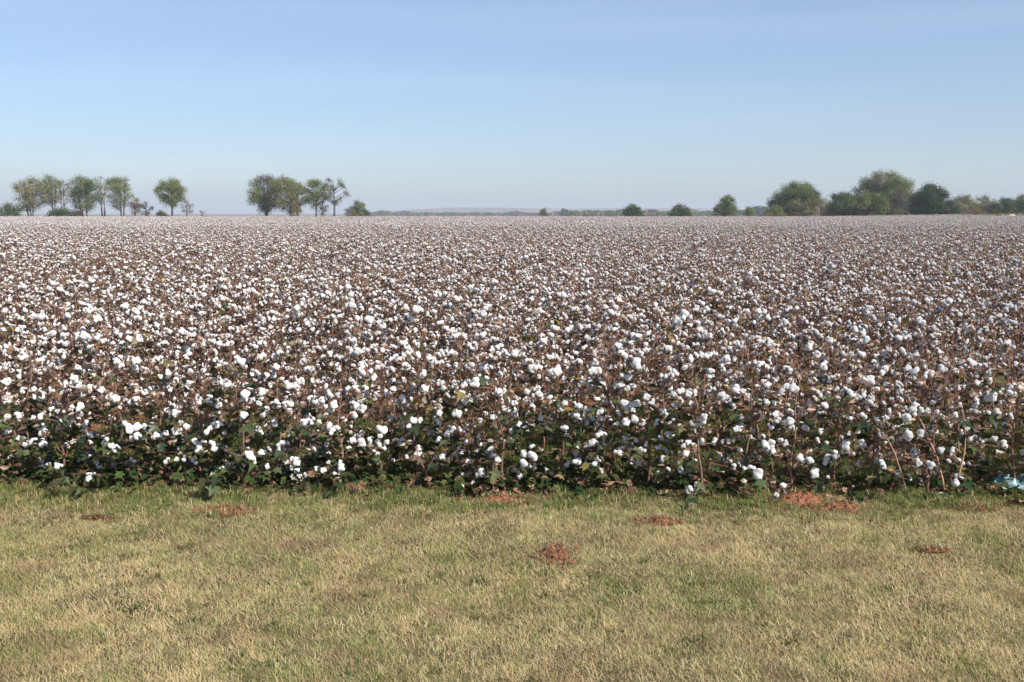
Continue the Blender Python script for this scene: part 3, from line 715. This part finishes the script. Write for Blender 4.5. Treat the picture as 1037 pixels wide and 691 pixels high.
tree('cedar_tree', 'low dark green cedar at the far left edge beyond the field', 'tree', 13, 205, 24, 232, G2, crown_lo=.02, dens=1.3, clumps=14, shape=1, clump_r=.2, group=gl, leaf_s=.3)
tree('tall_tree', 'tall olive-green tree with rounded crown, leftmost tall one of the left group', 'tree', 36, 179, 32, 236, OL, crown_lo=.15, dens=.75, clumps=34, trunks=3, shape=.75, group=gl, bark=BK)
tree('tall_tree', 'tall thin-crowned tree with green only at its top, left group', 'tree', 57, 177, 26, 240, OL + G1, crown_lo=.3, dens=.6, clumps=26, trunks=3, group=gl, bark=BK, twigs=1.6)
tree('bare_tree', 'nearly bare grey tree in the left group, left of the dense green one', 'tree', 69, 182, 20, 243, GY, crown_lo=.3, dens=.14, clumps=22, trunks=2, group=gl, bark=(1.5, 1.5, 1.7), twigs=2.4)
tree('tall_tree', 'dense darker green tree in the middle of the left group', 'tree', 89, 178, 28, 232, G1 + G2, crown_lo=.12, dens=.95, clumps=34, trunks=3, shape=.7, group=gl, bark=BK)
tree('bare_tree', 'grey half-bare tree between the two green ones, left group', 'tree', 108, 178, 22, 241, GY + OL, crown_lo=.3, dens=.22, clumps=22, trunks=2, group=gl, bark=(1.3, 1.3, 1.45), twigs=2.2)
tree('tall_tree', 'slim green tree, rightmost tall one of the left group', 'tree', 125, 178, 22, 234, G1, crown_lo=.18, dens=.85, clumps=26, trunks=2, shape=.8, group=gl, bark=BK)
tree('low_bush', 'dark low bush under the left group of trees', 'bush', 68, 211, 30, 230, G2, crown_lo=0, dens=1.4, clumps=16, clump_r=.2, group=gl, leaf_s=.3)
tree('low_bush', 'dark brownish undergrowth bush below the dense green tree', 'bush', 83, 213, 16, 229, G2 + BR, crown_lo=0, dens=1.2, clumps=10, clump_r=.22, group=gl, leaf_s=.3)
tree('small_tree', 'small tree turning orange-brown right of the left group', 'tree', 140, 198, 13, 236, OL + BR, crown_lo=.15, dens=.7, clumps=14, group=gl, bark=BK, clump_r=.18)
tree('small_tree', 'small purplish-brown bare bush right of the orange-brown one', 'tree', 151, 204, 13, 234, BR + GY, crown_lo=.1, dens=.5, clumps=12, group=gl, bark=BK, clump_r=.18, twigs=2)
tree('lone_tree', 'lone tree with green top and visible trunk, right of the left group', 'tree', 177, 181, 28, 232, G1, crown_lo=.28, dens=1.1, clumps=34, group=gl, bark=BK, shape=.8)
tree('low_bush', 'dark rounded bush at the foot of the lone tree', 'bush', 165, 213, 13, 229, G2 + BR, crown_lo=0, dens=1.4, clumps=8, clump_r=.25, group=gl)
tree('small_tree', 'thin leafless shrub just right of the lone tree', 'tree', 192, 203, 14, 238, GY, crown_lo=.2, dens=.2, clumps=12, group=gl, bark=(1.5, 1.4, 1.4), twigs=2.5, clump_r=.2)
tree('small_tree', 'tiny wispy bare shrub farthest right of the lone tree', 'tree', 207, 213, 8, 240, GY, crown_lo=.1, dens=.1, clumps=8, group=gl, bark=(1.6, 1.5, 1.5), twigs=3, clump_r=.25)
tree('tall_tree', 'broad grey-green tree, leftmost of the clump left of centre', 'tree', 272, 177, 32, 236, G1 + GY, crown_lo=.1, dens=.85, clumps=38, trunks=3, group=gm_, bark=(1.2, 1.2, 1.3), shape=.75, twigs=1.6)
tree('tall_tree', 'full round green-topped tree, second in the clump left of centre', 'tree', 291, 178, 30, 232, G1 + OL, crown_lo=.15, dens=.85, clumps=36, trunks=2, group=gm_, bark=BK, shape=.7, twigs=1.4)
tree('tall_tree', 'olive tree with brown lower leaves in the middle of the clump', 'tree', 303, 184, 18, 238, OL + BR, crown_lo=.15, dens=.7, clumps=20, group=gm_, bark=BK)
tree('low_bush', 'orange-brown bush under the clump left of centre', 'bush', 300, 204, 14, 230, BR + YG, crown_lo=.05, dens=.7, clumps=12, group=gm_, clump_r=.2)
tree('tall_tree', 'vase-shaped green tree right of the gap in the clump', 'tree', 320, 182, 26, 234, G1, crown_lo=.25, dens=.95, clumps=28, trunks=2, group=gm_, bark=BK, shape=.6)
tree('small_tree', 'thin pinkish bare shrub between the last two tall trees of the clump', 'tree', 328, 203, 12, 237, BR + GY, crown_lo=.1, dens=.3, clumps=12, group=gm_, bark=(1.5, 1.3, 1.3), twigs=2.4, clump_r=.2)
tree('tall_tree', 'see-through tree on one slim trunk, rightmost of the clump', 'tree', 340, 179, 25, 233, G1 + GY, crown_lo=.32, dens=.5, clumps=20, group=gm_, bark=BK, twigs=1.8, clump_r=.12)
tree('small_tree', 'small grey shrub left of the round dark bush', 'tree', 354, 209, 9, 236, GY, crown_lo=.1, dens=.5, clumps=8, group=gm_, clump_r=.22, twigs=2)
tree('round_bush', 'round dark green bush standing apart right of the clump', 'bush', 365, 202, 18, 240, G2 + G1, crown_lo=.03, dens=1.3, clumps=20, group=gm_, clump_r=.18, lean=-.05)
tree('round_bush', 'small faint bush alone on the horizon at the centre', 'bush', 551, 210.5, 9, 420, G2, crown_lo=0, dens=1.2, clumps=8, group=gc, clump_r=.25, leaf_s=.45, zb=-.8)
tree('round_bush', 'dark dome-shaped bush right of centre, first of two alike', 'bush', 639, 206.5, 19, 270, G2, crown_lo=0, dens=1.5, clumps=20, group=gc, clump_r=.2, leaf_s=.35, zb=-.2)
tree('round_bush', 'dark dome-shaped bush nearer the right trees, second of two alike', 'bush', 688, 206, 20, 265, G2, crown_lo=0, dens=1.5, clumps=20, group=gc, clump_r=.2, leaf_s=.35, zb=-.2)
tree('round_tree', 'rounded grey-green tree left of the shrubs and big right trees', 'tree', 733, 197, 22, 245, G1 + G2, crown_lo=.06, dens=1.1, clumps=24, group=gc, clump_r=.17)
tree('low_bush', 'small green bush between the rounded tree and the big right trees', 'bush', 757, 208.5, 11, 260, G1, crown_lo=0, dens=1.2, clumps=9, group=grr, clump_r=.22)
tree('big_tree', 'big spreading dark green tree, leftmost of the right group', 'tree', 803, 183, 50, 235, G1 + G2, crown_lo=.03, dens=1.2, clumps=62, trunks=2, group=grr, clump_r=.13, shape=.9)
tree('low_bush', 'yellow-green bush at the foot of the leftmost big right tree', 'bush', 783, 208, 18, 228.5, YG + G1, crown_lo=0, dens=1.1, clumps=14, group=grr, clump_r=.2)
tree('low_bush', 'brownish bush in front of the leftmost big right tree', 'bush', 818, 201, 26, 229, BR + OL, crown_lo=0, dens=.8, clumps=18, group=grr, clump_r=.18)
tree('big_tree', 'low dark green tree between the two big right trees', 'tree', 850, 194, 36, 240, G2, crown_lo=.02, dens=1.2, clumps=34, group=grr, clump_r=.15)
tree('big_tree', 'tallest broad olive tree with thinning crown in the right group', 'tree', 892, 173, 58, 243, OL + G1 + GY, crown_lo=.04, dens=1.1, clumps=72, trunks=3, group=grr, clump_r=.12, shape=.95, twigs=1.3)
tree('round_tree', 'round mid green tree in front of the tallest olive tree', 'tree', 876, 194, 36, 232, G1 + G2, crown_lo=.02, dens=1.1, clumps=36, group=grr, clump_r=.14)
tree('round_tree', 'dense near-black green round tree right of the tallest tree', 'tree', 940, 186, 38, 226, [(.05, .08, .032), (.065, .09, .035)], crown_lo=.02, dens=1.6, clumps=46, group=grr, clump_r=.15)
tree('low_bush', 'yellow and orange bush touching the near-black tree on its right', 'bush', 960, 203, 22, 225, YG + BR + OL, crown_lo=0, dens=.8, clumps=18, group=grr, clump_r=.18)
tree('wood_edge_tree', 'yellow-green topped tree in the wood right of the near-black tree', 'tree', 972, 197, 26, 262, OL + G1, crown_lo=.02, dens=1.0, clumps=26, group=grr, clump_r=.16)
tree('wood_edge_tree', 'brownish olive tree in the wood near the right edge', 'tree', 993, 198, 28, 268, OL + GY, crown_lo=.02, dens=1.0, clumps=26, group=grr, clump_r=.16)
tree('wood_edge_tree', 'dark green tree in the wood close to the right edge', 'tree', 1013, 200, 24, 258, G2, crown_lo=.02, dens=1.2, clumps=24, group=grr, clump_r=.16)
tree('wood_edge_tree', 'taller dark tree cut by the right edge of the photo', 'tree', 1034, 196, 30, 260, G2 + G1, crown_lo=.02, dens=1.2, clumps=28, group=grr, clump_r=.16)
tree('low_bush', 'rusty orange bush low in front of the wood at the right', 'bush', 984, 211, 22, 233, BR + YG, crown_lo=0, dens=.9, clumps=14, group=grr, clump_r=.2)
# trees just outside the frame so the place goes on
tree('tall_tree', 'tall green tree just outside the left edge', 'tree', -40, 182, 34, 240, G1, crown_lo=.2, dens=.7, clumps=24, trunks=2, group=gl)
tree('wood_edge_tree', 'dark tree just outside the right edge', 'tree', 1062, 198, 30, 262, G2 + OL, crown_lo=.02, dens=1.1, clumps=24, group=grr, clump_r=.16)

# far woodland: one mass
def wood(name, label, x_px0, x_px1, Y, hpx, cols, n_, depth, seed, leaf_s):
    r = random.Random(seed); mb = MB()
    for i in range(n_):
        px = r.uniform(x_px0, x_px1); Yd = Y + r.uniform(0, depth); x = PX(px, Yd); zb = -min(2.5, max(0, (Yd - 228) * .004))
        Hh = (CAM_Z - zb + hpx / F * Yd) * (.45 + .6 * abs(noise.noise((px * .045, seed, 0))) * 1.6 + r.uniform(0, .12)); w = Hh * r.uniform(.6, 1.2); c = r.choice(cols)
        for _ in range(26):
            a = Vector((r.gauss(0, 1), r.gauss(0, 1), r.gauss(0, 1))).normalized(); p = Vector((x + a.x * w * .5, Yd + a.y * w * .5, zb + Hh * .5 + a.z * Hh * .5)); s = leaf_s * r.uniform(.6, 1.4)
            q = Vector((r.uniform(-1, 1), r.uniform(-1, 1), r.uniform(-1, 1))).normalized(); u = (a + q * .7).normalized().orthogonal().normalized(); v = (a + q * .7).normalized().cross(u)
            mb.add([tuple(p - u * s), tuple(p - v * s), tuple(p + u * s), tuple(p + v * s)], [(0, 1, 2, 3)], jit(c, r, .2))
    tag(mb.build(name, M_TREE, smooth=False), label, 'woodland', kind='stuff')
wood('far_woodland', 'dark far tree line behind the dome-shaped bushes', 570, 745, 950, 6, G2 + OL, 700, 120, 3, 1.1)
wood('far_woodland', 'thin low far hedge line on the centre horizon', 372, 575, 1500, 2.2, G2 + BR + OL, 420, 60, 4, 1.6)
wood('far_woodland', 'dark wood closing the horizon behind the right trees', 835, 1130, 275, 14, G2 + OL, 1500, 45, 5, .6)
wood('far_woodland', 'hazy bluish far tree line behind the shrubs right of centre', 740, 800, 900, 6, G2, 350, 90, 6, 1.5)

# dry yellow grass beyond the far right corner of the field
dg = MB(); r = random.Random(77)
for i in range(9000):
    x = r.uniform(93, 150); y_ = r.uniform(far_edge(x) + 1, 232); z_ = gz(x, y_)
    if noise.noise((x * .15, y_ * .1, 0)) > .25: continue
    hh = r.uniform(.25, .6); a = r.uniform(0, 3.14); w = r.uniform(.12, .3); c = jit(r.choice([(.30, .24, .09), (.34, .27, .11), (.24, .18, .08), (.30, .19, .10)]), r, .2)
    dg.add([(x - math.cos(a) * w, y_ - math.sin(a) * w, z_), (x + math.cos(a) * w, y_ + math.sin(a) * w, z_), (x + math.cos(a) * w * .8 + .1, y_ + math.sin(a) * w, z_ + hh), (x - math.cos(a) * w * .6, y_ - .1, z_ + hh * .8)], [(0, 1, 2, 3)], c)
tag(dg.build('dry_grass', M_TUFT, smooth=False), 'dry yellow grass beyond the far right corner of the field', 'grass', kind='stuff')
hp = MB(); V, Fc = ICO[3]
hp.add([(v[0] * 1.0 * (1 + .2 * noise.noise(Vector(v) * 2)), v[1] * .8, max(-.1, v[2] * .42 * (1 + .4 * noise.noise(Vector(v) * 3)))) for v in V], Fc)
o = hp.build('pale_heap', M_FLUFF); o.location = (PX(1021, 214), 214, gz(PX(1021, 214), 214) + .15); tag(o, 'small pale heap in the dry yellow grass near the right edge', 'heap')
